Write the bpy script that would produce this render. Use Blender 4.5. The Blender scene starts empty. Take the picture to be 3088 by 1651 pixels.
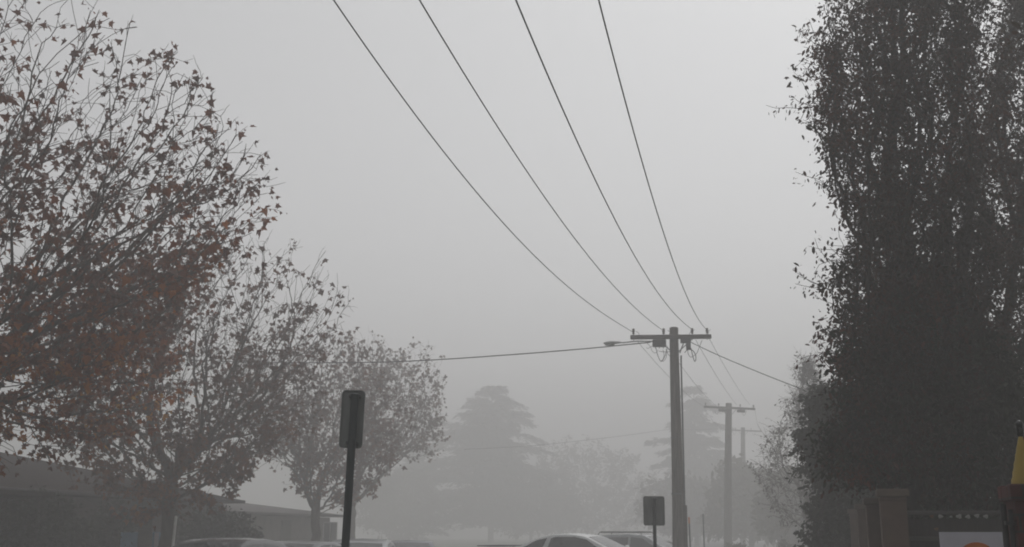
import bpy, math, random
import numpy as np
from mathutils import Vector, Matrix
R = math.radians
random.seed(7); rng = np.random.default_rng(11)
sc = bpy.context.scene
col = sc.collection

# ------------------------------------------------------------------ camera
FPX, CX, CY, HORZ, EYE = 3400.0, 1544.0, 825.5, 1603.0, 1.55
TH = math.atan((HORZ - CY) / FPX)
cam = bpy.data.cameras.new('camera'); cam.sensor_width = 36; cam.lens = 36 * FPX / 3088.0
cam.clip_start = 0.05; cam.clip_end = 3000
co = bpy.data.objects.new('camera', cam); col.objects.link(co)
co.location = (0, 0, EYE); co.rotation_euler = (math.pi / 2 + TH, 0, 0)
sc.camera = co
FWD = np.array([0, math.cos(TH), math.sin(TH)]); UP = np.array([0, -math.sin(TH), math.cos(TH)])
def W(px, py, Y):
    """point of the world at forward distance Y (metres) seen at that place of the photograph"""
    d = FWD + (px - CX) / FPX * np.array([1., 0, 0]) + (CY - py) / FPX * UP
    return np.array([0, 0, EYE]) + d * (Y / d[1])
SA = math.atan(.25)                                   # the street runs 14 degrees right of the view
TD = np.array([math.sin(SA), math.cos(SA), 0]); ND = np.array([math.cos(SA), -math.sin(SA), 0])
def S(u, v, z=0.): return ND * u + TD * v + np.array([0, 0, z])
SROT = -SA

# ------------------------------------------------------------------ materials
def mat(name, c1, c2=None, scale=8., rough=.8, metal=0., bump=0., detail=4., lo=.35, hi=.65, stretch=None, spec=.3, coat=0.):
    m = bpy.data.materials.new(name); m.use_nodes = True
    n, l = m.node_tree.nodes, m.node_tree.links
    b = n['Principled BSDF']
    b.inputs['Roughness'].default_value = rough; b.inputs['Metallic'].default_value = metal
    b.inputs['Specular IOR Level'].default_value = spec; b.inputs['Coat Weight'].default_value = coat
    if c2 is None: c2 = [x * .8 for x in c1]
    tc = n.new('ShaderNodeTexCoord'); mp = n.new('ShaderNodeMapping')
    if stretch: mp.inputs['Scale'].default_value = stretch
    nz = n.new('ShaderNodeTexNoise'); nz.inputs['Scale'].default_value = scale; nz.inputs['Detail'].default_value = detail
    rp = n.new('ShaderNodeValToRGB')
    rp.color_ramp.elements[0].position = lo; rp.color_ramp.elements[0].color = (*c1, 1)
    rp.color_ramp.elements[1].position = hi; rp.color_ramp.elements[1].color = (*c2, 1)
    l.new(tc.outputs['Object'], mp.inputs['Vector']); l.new(mp.outputs['Vector'], nz.inputs['Vector'])
    l.new(nz.outputs['Fac'], rp.inputs['Fac']); l.new(rp.outputs['Color'], b.inputs['Base Color'])
    if bump:
        bp = n.new('ShaderNodeBump'); bp.inputs['Strength'].default_value = bump; bp.inputs['Distance'].default_value = .02
        l.new(nz.outputs['Fac'], bp.inputs['Height']); l.new(bp.outputs['Normal'], b.inputs['Normal'])
    return m
def brick_mat(name, c1, c2, mortar, bw=.23, rh=.086, axis_rot=(R(90), 0, 0)):
    m = mat(name, c1, c2, rough=.9); n, l = m.node_tree.nodes, m.node_tree.links
    b = n['Principled BSDF']
    tc = n.new('ShaderNodeTexCoord'); sx = n.new('ShaderNodeSeparateXYZ'); ad = n.new('ShaderNodeMath'); cb = n.new('ShaderNodeCombineXYZ')
    l.new(tc.outputs['Object'], sx.inputs[0]); l.new(sx.outputs['X'], ad.inputs[0]); l.new(sx.outputs['Y'], ad.inputs[1])
    l.new(ad.outputs[0], cb.inputs['X']); l.new(sx.outputs['Z'], cb.inputs['Y'])
    br = n.new('ShaderNodeTexBrick'); br.inputs['Scale'].default_value = 1; br.inputs['Mortar Size'].default_value = .006
    br.inputs['Brick Width'].default_value = bw; br.inputs['Row Height'].default_value = rh
    br.inputs['Color1'].default_value = (*c1, 1); br.inputs['Color2'].default_value = (*c2, 1); br.inputs['Mortar'].default_value = (*mortar, 1)
    l.new(cb.outputs[0], br.inputs['Vector'])
    mx = n.new('ShaderNodeMix'); mx.data_type = 'RGBA'; mx.blend_type = 'MULTIPLY'; mx.inputs['Factor'].default_value = .5
    nz = n.new('ShaderNodeTexNoise'); nz.inputs['Scale'].default_value = 9; nz.inputs['Detail'].default_value = 6
    l.new(tc.outputs['Object'], nz.inputs['Vector'])
    l.new(br.outputs['Color'], mx.inputs[6]); l.new(nz.outputs['Color'], mx.inputs[7])
    l.new(mx.outputs[2], b.inputs['Base Color'])
    bp = n.new('ShaderNodeBump'); bp.inputs['Strength'].default_value = .6; bp.inputs['Distance'].default_value = .01
    l.new(br.outputs['Fac'], bp.inputs['Height']); bp.invert = True; l.new(bp.outputs['Normal'], b.inputs['Normal'])
    return m
def leaf_mat(name, cols, trans=.35, clump=.35, rough=.6, aged=None):
    """each leaf its own tone, drifting in loose clumps through the crown"""
    m = bpy.data.materials.new(name); m.use_nodes = True
    n, l = m.node_tree.nodes, m.node_tree.links
    for x in list(n): n.remove(x)
    out = n.new('ShaderNodeOutputMaterial'); ge = n.new('ShaderNodeNewGeometry'); tc = n.new('ShaderNodeTexCoord')
    nz = n.new('ShaderNodeTexNoise'); nz.inputs['Scale'].default_value = .9; nz.inputs['Detail'].default_value = 2
    l.new(tc.outputs['Object'], nz.inputs['Vector'])
    mr = n.new('ShaderNodeMapRange'); mr.inputs['From Min'].default_value = .3; mr.inputs['From Max'].default_value = .7
    l.new(nz.outputs['Fac'], mr.inputs['Value'])
    mx = n.new('ShaderNodeMix'); mx.inputs['Factor'].default_value = clump
    l.new(ge.outputs['Random Per Island'], mx.inputs['A']); l.new(mr.outputs[0], mx.inputs['B'])
    rp = n.new('ShaderNodeValToRGB'); rp.color_ramp.interpolation = 'LINEAR'
    while len(rp.color_ramp.elements) < len(cols): rp.color_ramp.elements.new(.5)
    for i, c in enumerate(cols):
        e = rp.color_ramp.elements[i]; e.position = i / (len(cols) - 1); e.color = (*c, 1)
    if aged:                                           # the upper leaves have dried to brown, the lower ones still have colour
        sx = n.new('ShaderNodeSeparateXYZ'); hz_ = n.new('ShaderNodeMapRange'); mu = n.new('ShaderNodeMath'); mu.operation = 'MULTIPLY'
        hz_.inputs['From Min'].default_value = aged[0]; hz_.inputs['From Max'].default_value = aged[1]
        hz_.inputs['To Min'].default_value = 1.05; hz_.inputs['To Max'].default_value = aged[2]
        l.new(tc.outputs['Object'], sx.inputs[0]); l.new(sx.outputs['Z'], hz_.inputs['Value'])
        l.new(mx.outputs[0], mu.inputs[0]); l.new(hz_.outputs[0], mu.inputs[1]); l.new(mu.outputs[0], rp.inputs['Fac'])
    else: l.new(mx.outputs[0], rp.inputs['Fac'])
    p = n.new('ShaderNodeBsdfPrincipled'); p.inputs['Roughness'].default_value = rough; p.inputs['Specular IOR Level'].default_value = .2
    t = n.new('ShaderNodeBsdfTranslucent'); ms = n.new('ShaderNodeMixShader'); ms.inputs['Fac'].default_value = trans
    l.new(rp.outputs['Color'], p.inputs['Base Color']); l.new(rp.outputs['Color'], t.inputs['Color'])
    l.new(p.outputs[0], ms.inputs[1]); l.new(t.outputs[0], ms.inputs[2]); l.new(ms.outputs[0], out.inputs['Surface'])
    return m
M = dict(
    asphalt=mat('asphalt', (.055, .055, .057), (.035, .035, .037), 30, .95, bump=.3),
    concrete=mat('concrete', (.26, .25, .235), (.19, .185, .175), 3, .92, bump=.15),
    kerb=mat('kerb_concrete', (.3, .29, .27), (.2, .195, .19), 5, .9),
    grass=mat('grass_turf', (.035, .055, .018), (.075, .075, .03), 14, .95, bump=.6),
    paint_line=mat('road_paint', (.6, .6, .58), (.4, .4, .39), 20, .8),
    bark=mat('bark', (.055, .045, .038), (.095, .083, .07), 9, .95, bump=.5, stretch=(1, 1, .3)),
    dark_bark=mat('dark_bark', (.03, .025, .022), (.055, .047, .04), 9, .95, bump=.5, stretch=(1, 1, .3)),
    pole_wood=mat('pole_wood', (.03, .025, .022), (.125, .11, .095), 6, .93, bump=.4, stretch=(6, 6, .35), detail=8),
    dark_wood=mat('dark_wood', (.045, .04, .036), (.08, .072, .065), 6, .9, bump=.3, stretch=(.4, 6, 6)),
    black_metal=mat('black_metal', (.02, .02, .021), (.03, .03, .032), 12, .55, spec=.4),
    grey_metal=mat('grey_metal', (.34, .34, .34), (.26, .265, .27), 10, .6, .2),
    dull_metal=mat('dull_metal', (.10, .105, .108), (.065, .07, .072), 8, .6, .4),
    sign_back=mat('sign_back', (.20, .21, .21), (.10, .11, .11), 7, .55, .35, stretch=(1, 1, .25)),
    sign_face=mat('sign_face', (.7, .7, .7), (.6, .6, .6), 5, .5),
    post_green=mat('post_paint', (.022, .028, .032), (.04, .047, .05), 12, .6, .1, stretch=(1, 1, .2)),
    porcelain=mat('porcelain', (.14, .12, .10), (.09, .08, .07), 10, .35),
    cable=mat('cable_black', (.015, .015, .016), (.025, .025, .026), 30, .6),
    wire=mat('wire_metal', (.07, .07, .07), (.10, .10, .10), 30, .6, .3),
    lamp_glass=mat('lamp_glass', (.45, .46, .46), (.38, .39, .39), 6, .3),
    render_wall=mat('rendered_wall', (.11, .075, .06), (.088, .06, .048), 5, .92, bump=.2),
    cap=mat('cap_concrete', (.13, .1, .082), (.10, .078, .064), 6, .92, bump=.2),
    red_brick=brick_mat('red_brick', (.105, .03, .025), (.075, .022, .02), (.04, .034, .03)),
    dark_brick=brick_mat('dark_brick', (.06, .036, .03), (.045, .027, .022), (.05, .045, .042)),
    tile_roof=mat('roof_tiles', (.035, .028, .027), (.022, .018, .017), 4, 1., bump=.4, stretch=(1, 1, 9), spec=0.),
    pale_roof=mat('pale_roof', (.12, .11, .11), (.09, .085, .085), 3, .95, bump=.2, stretch=(14, 1, 1), spec=.05),
    pale_wall=mat('pale_wall', (.14, .125, .115), (.1, .09, .085), 3, .9),
    fence_dark=mat('fence_dark', (.028, .024, .024), (.042, .036, .035), 5, .8, stretch=(9, 9, .3)),
    fence_rail=mat('fence_rail', (.07, .062, .06), (.045, .04, .04), 6, .75),
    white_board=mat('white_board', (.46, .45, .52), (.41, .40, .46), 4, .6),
    orange=mat('orange_print', (.46, .12, .015), (.40, .10, .012), 5, .6),
    pale_leaf=mat('pale_petal', (.34, .34, .33), (.22, .22, .21), 20, .8),
    rust_leaf=mat('rust_petal', (.16, .08, .04), (.1, .05, .03), 20, .8),
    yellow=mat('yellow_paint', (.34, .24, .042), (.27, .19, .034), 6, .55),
    red_stripe=mat('red_paint', (.24, .04, .035), (.17, .03, .03), 8, .55),
    black_gloss=mat('black_gloss', (.012, .012, .013), (.018, .018, .02), 8, .15, spec=.6),
    blue=mat('blue_board', (.13, .27, .42), (.10, .21, .34), 3, .6),
    white_paint=mat('white_paint', (.6, .6, .58), (.5, .5, .48), 6, .6),
    frame_paint=mat('frame_paint', (.25, .25, .24), (.19, .19, .185), 6, .6),
    window_glass=mat('window_glass', (.02, .022, .025), (.03, .032, .035), 2, .06, spec=.6),
    car_glass=mat('car_glass', (.012, .013, .015), (.016, .017, .019), 2, .04, spec=.7),
    tyre=mat('tyre_rubber', (.018, .018, .018), (.026, .026, .026), 20, .9),
    rim=mat('rim_metal', (.4, .4, .41), (.3, .3, .31), 8, .35, .8),
    car_white=mat('car_white', (.62, .63, .63), (.55, .56, .56), 3, .28, coat=.6),
    car_silver=mat('car_silver', (.26, .27, .28), (.21, .22, .23), 3, .28, .5, coat=.6),
    car_grey=mat('car_grey', (.10, .105, .11), (.08, .085, .09), 3, .28, .4, coat=.6),
    car_black=mat('car_black', (.018, .019, .021), (.025, .026, .028), 3, .25, coat=.7),
    car_blue=mat('car_blue', (.05, .06, .085), (.04, .048, .07), 3, .28, .3, coat=.6),
    plastic=mat('black_plastic', (.02, .02, .02), (.03, .03, .03), 15, .7),
    red_lens=mat('red_lens', (.3, .01, .01), (.22, .01, .01), 5, .15),
    clear_lens=mat('clear_lens', (.6, .6, .6), (.5, .5, .5), 5, .1),
)
M['plane_leaf'] = leaf_mat('plane_leaf', [(.05, .025, .02), (.095, .04, .027), (.165, .05, .018), (.31, .10, .013), (.46, .25, .025)], .45, .55, aged=(3.6, 7.0, .6))
M['plane_leaf_dull'] = leaf_mat('plane_leaf_dull', [(.055, .03, .023), (.09, .042, .027), (.165, .058, .02), (.28, .12, .024)], .45, .5, aged=(2.2, 5.0, .65))
M['pear_leaf'] = leaf_mat('pear_leaf', [(.018, .018, .012), (.034, .027, .017), (.07, .03, .02), (.135, .046, .027)], .25, .55)
M['hedge_leaf'] = leaf_mat('hedge_leaf', [(.018, .024, .015), (.028, .034, .02), (.04, .045, .026)], .12, .4)
M['shrub_leaf'] = leaf_mat('shrub_leaf', [(.035, .028, .022), (.055, .042, .032), (.075, .052, .038)], .3, .4)
M['cedar_needle'] = leaf_mat('cedar_needle', [(.03, .04, .03), (.045, .055, .04), (.06, .07, .05)], .1, .4)
M['far_leaf'] = leaf_mat('far_leaf', [(.04, .045, .025), (.07, .06, .035), (.09, .075, .04)], .2, .4)

# ------------------------------------------------------------------ mesh helpers
def link(name, me, m, parent=None, smooth=None):
    o = bpy.data.objects.new(name, me); col.objects.link(o)
    if m is not None: me.materials.append(m)
    if smooth:
        me.polygons.foreach_set('use_smooth', [True] * len(me.polygons)); me.set_sharp_from_angle(angle=R(smooth))
    if parent is not None: o.parent = parent
    return o
class MB:
    def __init__(s): s.v, s.f = [], []
    def add(s, vs, fs):
        k = len(s.v); s.v += [tuple(map(float, p)) for p in vs]; s.f += [tuple(i + k for i in f) for f in fs]; return s
    def box(s, c, d, rz=0., ry=0., bev=0.):
        x, y, z = [q / 2 for q in d]; ca, sa = math.cos(rz), math.sin(rz)
        mt = Matrix.Rotation(rz, 3, 'Z') @ Matrix.Rotation(ry, 3, 'Y')
        if not bev:
            P = [(a * x, b * y, e * z) for a in (-1, 1) for b in (-1, 1) for e in (-1, 1)]
            F = [(0, 1, 3, 2), (4, 6, 7, 5), (0, 4, 5, 1), (2, 3, 7, 6), (0, 2, 6, 4), (1, 5, 7, 3)]
        else:
            P, F = [], []
            bv = min(bev, x * .9, y * .9, z * .9)
            for (zz, k) in ((-z, bv), (-z + bv, 0), (z - bv, 0), (z, bv)):
                q = bv
                P += [(-x + k + q * (k == 0), -y + k, zz), (x - k - q * (k == 0), -y + k, zz), (x - k, -y + k + q * (k == 0), zz), (x - k, y - k - q * (k == 0), zz),
                      (x - k - q * (k == 0), y - k, zz), (-x + k + q * (k == 0), y - k, zz), (-x + k, y - k - q * (k == 0), zz), (-x + k, -y + k + q * (k == 0), zz)]
            for r in range(3):
                for i in range(8):
                    j = (i + 1) % 8; F.append((r * 8 + i, r * 8 + j, r * 8 + 8 + j, r * 8 + 8 + i))
            F += [tuple(range(7, -1, -1)), tuple(range(24, 32))]
        P = [mt @ Vector(p) + Vector(c) for p in P]
        return s.add(P, F)
    def tube(s, pts, r, n=8, cap=True):
        pts = [np.array(p, float) for p in pts]; L = len(pts)
        rs = r if hasattr(r, '__len__') else [r] * L
        k = len(s.v); prev = None
        for i, p in enumerate(pts):
            t = pts[min(i + 1, L - 1)] - pts[max(i - 1, 0)]; t = t / (np.linalg.norm(t) + 1e-9)
            if prev is None:
                a = np.array([0, 0, 1.]) if abs(t[2]) < .9 else np.array([1., 0, 0])
                u = np.cross(t, a)
            else: u = prev - t * np.dot(prev, t)
            u = u / (np.linalg.norm(u) + 1e-9); w = np.cross(t, u); prev = u
            for j in range(n):
                q = 2 * math.pi * j / n
                s.v.append(tuple(p + rs[i] * (math.cos(q) * u + math.sin(q) * w)))
        for i in range(L - 1):
            for j in range(n):
                jj = (j + 1) % n
                s.f.append((k + i * n + j, k + i * n + jj, k + (i + 1) * n + jj, k + (i + 1) * n + j))
        if cap: s.f.append(tuple(range(k + n - 1, k - 1, -1))); s.f.append(tuple(range(k + (L - 1) * n, k + L * n)))
        return s
    def lathe(s, prof, n=20, c=(0, 0, 0), axis='z'):
        k = len(s.v)
        for (r, z) in prof:
            for j in range(n):
                q = 2 * math.pi * j / n; a, b = r * math.cos(q), r * math.sin(q)
                p = (a, b, z) if axis == 'z' else ((a, z, b) if axis == 'y' else (z, a, b))
                s.v.append((p[0] + c[0], p[1] + c[1], p[2] + c[2]))
        for i in range(len(prof) - 1):
            for j in range(n):
                jj = (j + 1) % n; s.f.append((k + i * n + j, k + i * n + jj, k + (i + 1) * n + jj, k + (i + 1) * n + j))
        s.f.append(tuple(range(k + n - 1, k - 1, -1))); s.f.append(tuple(range(k + (len(prof) - 1) * n, k + len(prof) * n)))
        return s
    def prism(s, poly, ax, t0, t1):
        """closed outline poly (2-D) pushed out along axis ax from t0 to t1"""
        n = len(poly)
        def p3(a, b, t): return {'x': (t, a, b), 'y': (a, t, b), 'z': (a, b, t)}[ax]
        P = [p3(a, b, t0) for a, b in poly] + [p3(a, b, t1) for a, b in poly]
        F = [(i, (i + 1) % n, n + (i + 1) % n, n + i) for i in range(n)] + [tuple(range(n - 1, -1, -1)), tuple(range(n, 2 * n))]
        return s.add(P, F)
    def build(s, name, m, parent=None, smooth=None, fix=True):
        me = bpy.data.meshes.new(name); me.from_pydata(s.v, [], s.f)
        if fix:
            import bmesh
            b = bmesh.new(); b.from_mesh(me); bmesh.ops.recalc_face_normals(b, faces=b.faces); b.to_mesh(me); b.free()
        me.update()
        return link(name, me, m, parent, smooth)
def rounded(w, h, r, n=5):
    P = []
    for (cx, cy, a0) in ((w / 2 - r, h / 2 - r, 0), (-w / 2 + r, h / 2 - r, 90), (-w / 2 + r, -h / 2 + r, 180), (w / 2 - r, -h / 2 + r, 270)):
        for i in range(n + 1):
            a = R(a0 + 90 * i / n); P.append((cx + r * math.cos(a), cy + r * math.sin(a)))
    return P
def tag(o, label, cat, group=None, kind=None):
    o['label'] = label; o['category'] = cat
    if group: o['group'] = group
    if kind: o['kind'] = kind
    return o
def thing(name, label, cat, loc=(0, 0, 0), rz=0., group=None, tilt=None):
    o = bpy.data.objects.new(name, None); o.empty_display_size = .2; col.objects.link(o)
    o.location = tuple(map(float, loc)); o.rotation_euler = (0, 0, rz) if tilt is None else (tilt[0], tilt[1], rz)
    return tag(o, label, cat, group)
def np_mesh(name, V, loops, sizes, m, parent=None):
    me = bpy.data.meshes.new(name)
    me.vertices.add(len(V)); me.vertices.foreach_set('co', np.asarray(V, np.float32).ravel())
    me.loops.add(len(loops)); me.loops.foreach_set('vertex_index', np.asarray(loops, np.int32))
    st = np.concatenate([[0], np.cumsum(sizes)[:-1]]).astype(np.int32)
    me.polygons.add(len(sizes)); me.polygons.foreach_set('loop_start', st)
    me.update(calc_edges=True); me.validate()
    return link(name, me, m, parent)

# ------------------------------------------------------------------ setting
def sheet(name, u0, u1, v0, v1, z, m):
    mb = MB(); mb.add([S(u0, v0, z), S(u1, v0, z), S(u1, v1, z), S(u0, v1, z)], [(0, 1, 2, 3)])
    o = mb.build(name, m, fix=False); o['kind'] = 'structure'; return o
RZ = -.13                                              # the road lies a kerb's height below the verges
mb = MB()
for (u0, u1, z0) in ((-130, -13.9, 0.), (-3.9, 130, 0.)):
    mb.add([S(u0, -60, z0), S(u1, -60, z0), S(u1, 235, z0), S(u0, 235, z0)], [(0, 1, 2, 3)])
o = mb.build('ground', M['grass'], fix=False); o['kind'] = 'structure'
sheet('road', -13.9, -3.9, -60, 230, RZ, M['asphalt'])
sheet('footpath', -2.0, .62, -60, 230, .006, M['concrete'])
sheet('far_footpath', -18.4, -16.8, -60, 230, .006, M['concrete'])
mb = MB()
for u in (-13.98, -3.82):
    c = S(u, 85, -.055); mb.box(c, (.16, 290, .15), SROT, bev=.02)
o = mb.build('kerb', M['kerb']); o['kind'] = 'structure'
mb = MB()
for k in range(26):
    v = -40 + k * 9
    mb.add([S(-8.95, v, RZ + .004), S(-8.85, v, RZ + .004), S(-8.85, v + 3, RZ + .004), S(-8.95, v + 3, RZ + .004)], [(0, 1, 2, 3)])
o = mb.build('road_markings', M['paint_line'], fix=False); o['kind'] = 'structure'

# ------------------------------------------------------------------ trees
def grow(P, trunk, bf=.5, zs=1., down=0.):
    """joins the points P to the trunk by the cheapest limbs; returns nodes and parents"""
    T = np.array(trunk, float); nt = len(T)
    nodes = np.vstack([T, P]); N = len(nodes)
    par = np.full(N, -1); par[1:nt] = np.arange(nt - 1)
    path = np.zeros(N); path[1:nt] = np.cumsum(np.linalg.norm(np.diff(T, axis=0), axis=1)) * .6
    sw = np.array([1, 1, zs]); Q = nodes * sw
    best = np.full(N, 1e9); bp = np.zeros(N, int); done = np.zeros(N, bool); done[:nt] = True
    def relax(i):
        D = Q - Q[i]; d = np.sqrt((D * D).sum(1))
        if down: d = d * (1 + down * np.clip(-(D[:, 2]) / (d + 1e-6), 0, 1))
        c = d + bf * path[i]
        if i < nt and i < nt - 3: c = c + 50
        mk = (c < best) & ~done
        best[mk] = c[mk]; bp[mk] = i
    for i in range(nt): relax(i)
    for _ in range(N - nt):
        i = int(np.argmin(np.where(done, 1e9, best)))
        done[i] = True; par[i] = bp[i]; path[i] = path[bp[i]] + np.linalg.norm(Q[i] - Q[bp[i]])
        relax(i)
    order = np.argsort(path + np.where(np.arange(N) < nt, np.arange(N) * 1e-6 - 1e-3, 0))
    return nodes, par, path, nt
def limbs(nodes, par, path, nt, r0, rt, smooth=2):
    N = len(nodes); kids = [[] for _ in range(N)]
    for i in range(N):
        if par[i] >= 0: kids[par[i]].append(i)
    # topological order from the root
    topo, st = [], [0]
    while st:
        i = st.pop(); topo.append(i); st += kids[i]
    cnt = np.zeros(N)
    for i in reversed(topo): cnt[i] = max(1, cnt[kids[i]].sum() if kids[i] else 1)
    p = math.log(max(2, cnt[0])) / math.log(rt / r0)
    rad = r0 * cnt ** (1 / p)
    main = [max(k, key=lambda j: cnt[j]) if k else -1 for k in kids]
    for _ in range(smooth):
        nn = nodes.copy()
        for i in range(nt, N):
            if main[i] >= 0: nn[i] = .5 * nodes[i] + .25 * (nodes[par[i]] + nodes[main[i]])
        nodes = nn
    heads = [0] + [j for i in topo for j in kids[i] if j != main[i]]
    chains = []
    for h in heads:
        ch = [h] if h == 0 else [par[h], h]
        while main[ch[-1]] >= 0: ch.append(main[ch[-1]])
        chains.append(ch)
    return nodes, rad, chains, kids, cnt
def make_tree(name, label, cat, base, trunk, P, r0, rt, leaf, lm, bm, bf=.5, zs=1., down=0., group=None, split=.028, jit=.06, leafr=.02, seed=1, sprout=0., slen=.4):
    """trunk: points up to the fork, P: where twigs end (all in world metres); leaf(nodes, ...) lays the leaves"""
    g = np.random.default_rng(seed); base = np.array(base, float)
    t = thing(name, label, cat, base, 0, group)
    nodes, par, path, nt = grow(np.asarray(P) - base, np.asarray(trunk) - base, bf, zs, down)
    nodes, rad, chains, kids, cnt = limbs(nodes, par, path, nt, r0, rt)
    if sprout:                                         # short side twigs, forked and crooked
        nv, npar, nr, N0 = [], [], [], len(nodes)
        ok = np.where((rad < .022) & (par >= 0))[0]
        for i in g.choice(ok, int(len(ok) * sprout)):
            a, b_ = nodes[par[i]], nodes[i]; o_ = (b_ - a) / (np.linalg.norm(b_ - a) + 1e-6)
            d_ = o_ * .7 + g.normal(0, .55, 3) + np.array([0, 0, .12]); d_ /= np.linalg.norm(d_)
            p_ = a + (b_ - a) * g.random(); L_ = slen * g.uniform(.5, 1.3); k0 = i; ch = [i]
            pts_ = [p_]
            nv.append(p_); npar.append(i); nr.append(r0); ch = [N0 + len(nv) - 1]
            for q in range(3):
                d_ = d_ + g.normal(0, .28, 3); d_ /= np.linalg.norm(d_); p_ = p_ + d_ * L_ / 3
                nv.append(p_); npar.append(ch[-1]); nr.append(r0 * (1 - .2 * q)); ch.append(N0 + len(nv) - 1)
            chains.append(ch)
        nodes = np.vstack([nodes, nv]); par = np.concatenate([par, npar]); rad = np.concatenate([rad, nr]); cnt = np.concatenate([cnt, np.ones(len(nv))])
    big, small = MB(), MB()
    for ch in chains:
        pts = [nodes[i] for i in ch]; rs = [rad[i] for i in ch]
        if len(ch) > 1 and ch[0] != 0: rs[0] = min(rs[0], rs[1] * 1.05)
        # wander a little between the nodes
        q, qr = [pts[0]], [rs[0]]
        for a, b, ra, rb in zip(pts[:-1], pts[1:], rs[:-1], rs[1:]):
            L = np.linalg.norm(b - a); k = 2 if L > .25 else 1
            for m_ in range(1, k):
                q.append(a + (b - a) * m_ / k + g.normal(0, jit * L, 3) * .6); qr.append(ra + (rb - ra) * m_ / k)
            q.append(b); qr.append(rb)
        if ch[0] == 0:
            q0 = q[0]; q.insert(0, q0 - np.array([0, 0, .15])); qr[0] *= 1.45; qr.insert(0, qr[0] * 1.25)
        mx = max(qr[1:])
        if mx > split: big.tube(q, qr, 8 if mx > .06 else 6, cap=False)
        else: small.tube(q, qr, 4 if mx > .008 else 3, cap=False)
    big.build('trunk', bm, t, smooth=60, fix=False)
    if small.v: small.build('branches', bm, t, smooth=80, fix=False)
    V, loops, sizes = leaf(nodes, rad, par, cnt, g)
    np_mesh('crown', V, loops, sizes, lm, t)
    return t
# outlines of one leaf: a five-lobed plane leaf and a slim pear leaf (x along the leaf, unit length)
PL = np.array([(0, 0), (.10, -.16), (-.02, -.38), (.28, -.32), (.42, -.52), (.52, -.22), (.62, -.2), (1., 0), (.62, .2), (.52, .22), (.42, .52), (.28, .32), (-.02, .38), (.10, .16)])
def plane_template(g, fold):
    c = np.array([[.36, 0, .0]])
    z = -fold * np.abs(PL[:, 1:2]) - .25 * fold * (PL[:, 0:1] - .36) ** 2
    V = np.vstack([c, np.hstack([PL, z])])
    n = len(PL); F = [(0, 1 + i, 1 + (i + 1) % n) for i in range(n)]
    return V, F
SL = np.array([(0, 0, 0), (.3, -.2, .05), (.7, -.19, .03), (1, 0, -.1), (.7, .19, .03), (.3, .2, .05)]); SF = [(0, 1, 2, 3), (0, 3, 4, 5)]
def place(temps, pos, axis, nrm, size, g):
    """copies leaf outlines to pos with their length along axis"""
    a = axis / (np.linalg.norm(axis, axis=1, keepdims=True) + 1e-9)
    n = nrm - a * (nrm * a).sum(1, keepdims=True); n = n / (np.linalg.norm(n, axis=1, keepdims=True) + 1e-9)
    b = np.cross(n, a); Vs, Ls, Ss, k = [], [], [], 0
    which = g.integers(0, len(temps), len(pos))
    for w, (T, F) in enumerate(temps):
        ix = np.where(which == w)[0]
        if not len(ix): continue
        s = size[ix][:, None, None]
        V = pos[ix][:, None, :] + s * (T[None, :, 0:1] * a[ix][:, None, :] + T[None, :, 1:2] * b[ix][:, None, :] + T[None, :, 2:3] * n[ix][:, None, :])
        m = len(T); off = (k + np.arange(len(ix)) * m)
        fl = np.concatenate([np.array(f) for f in F]); sz = np.array([len(f) for f in F])
        Ls.append((off[:, None] + fl[None, :]).ravel()); Ss.append(np.tile(sz, len(ix))); Vs.append(V.reshape(-1, 3)); k += m * len(ix)
    return np.vstack(Vs), np.concatenate(Ls), np.concatenate(Ss)
def leaves(N, size, kind='plane', tw=.014, spread=.12, droop=.7, weight=None, keep=None, clump=1):
    def f(nodes, rad, par, cnt, g):
        ok = np.where((rad < tw) & (par >= 0))[0]
        w = np.ones(len(ok)) if weight is None else np.array([weight(nodes[i]) for i in ok])
        per = max(1, N // clump)
        ch = g.choice(ok, per, p=w / w.sum()); ch = np.repeat(ch, clump); n_ = len(ch)
        t = np.clip(g.random(n_) ** .6, 0, 1)[:, None]
        a, b = nodes[par[ch]], nodes[ch]
        pos = a + (b - a) * t + g.normal(0, spread, (n_, 3)) * np.array([1, 1, .8])
        out = (b - a) / (np.linalg.norm(b - a, axis=1, keepdims=True) + 1e-6)
        ax = out * .5 + g.normal(0, .6, (n_, 3)); ax[:, 2] -= droop
        nr = g.normal(0, 1, (n_, 3)); nr[:, 2] += .4
        s = size * np.clip(g.normal(1, .38, n_), .35, 1.8)
        temps = [plane_template(g, q) for q in (.15, .5, .9, 1.4)] if kind == 'plane' else [(SL, SF)]
        return place(temps, pos, ax, nr, s, g)
    return f
def blob(c, r, n, g, hollow=.35, bumps=.16, seed=0, flat=1.):
    """n points inside a lumpy ellipsoid; r = (rx, ry, rz up, rz down)"""
    out = []; gg = np.random.default_rng(seed + 50)
    ph = gg.random((6, 3)) * 6.28; fr = gg.normal(0, 2.2, (6, 3))
    while len(out) < n:
        d = g.normal(0, 1, 3); d /= np.linalg.norm(d)
        rr = 1 + bumps * sum(math.sin(fr[k] @ d * 1.3 + ph[k, 0]) for k in range(6)) / 2.2
        s = (hollow + (1 - hollow) * g.random() ** .55) * rr
        q = d * s
        out.append((c[0] + q[0] * r[0], c[1] + q[1] * r[1], c[2] + q[2] * (r[2] if q[2] > 0 else r[3])))
    return np.array(out)
def gz(p, z=0.): return np.array([p[0], p[1], z])

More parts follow.
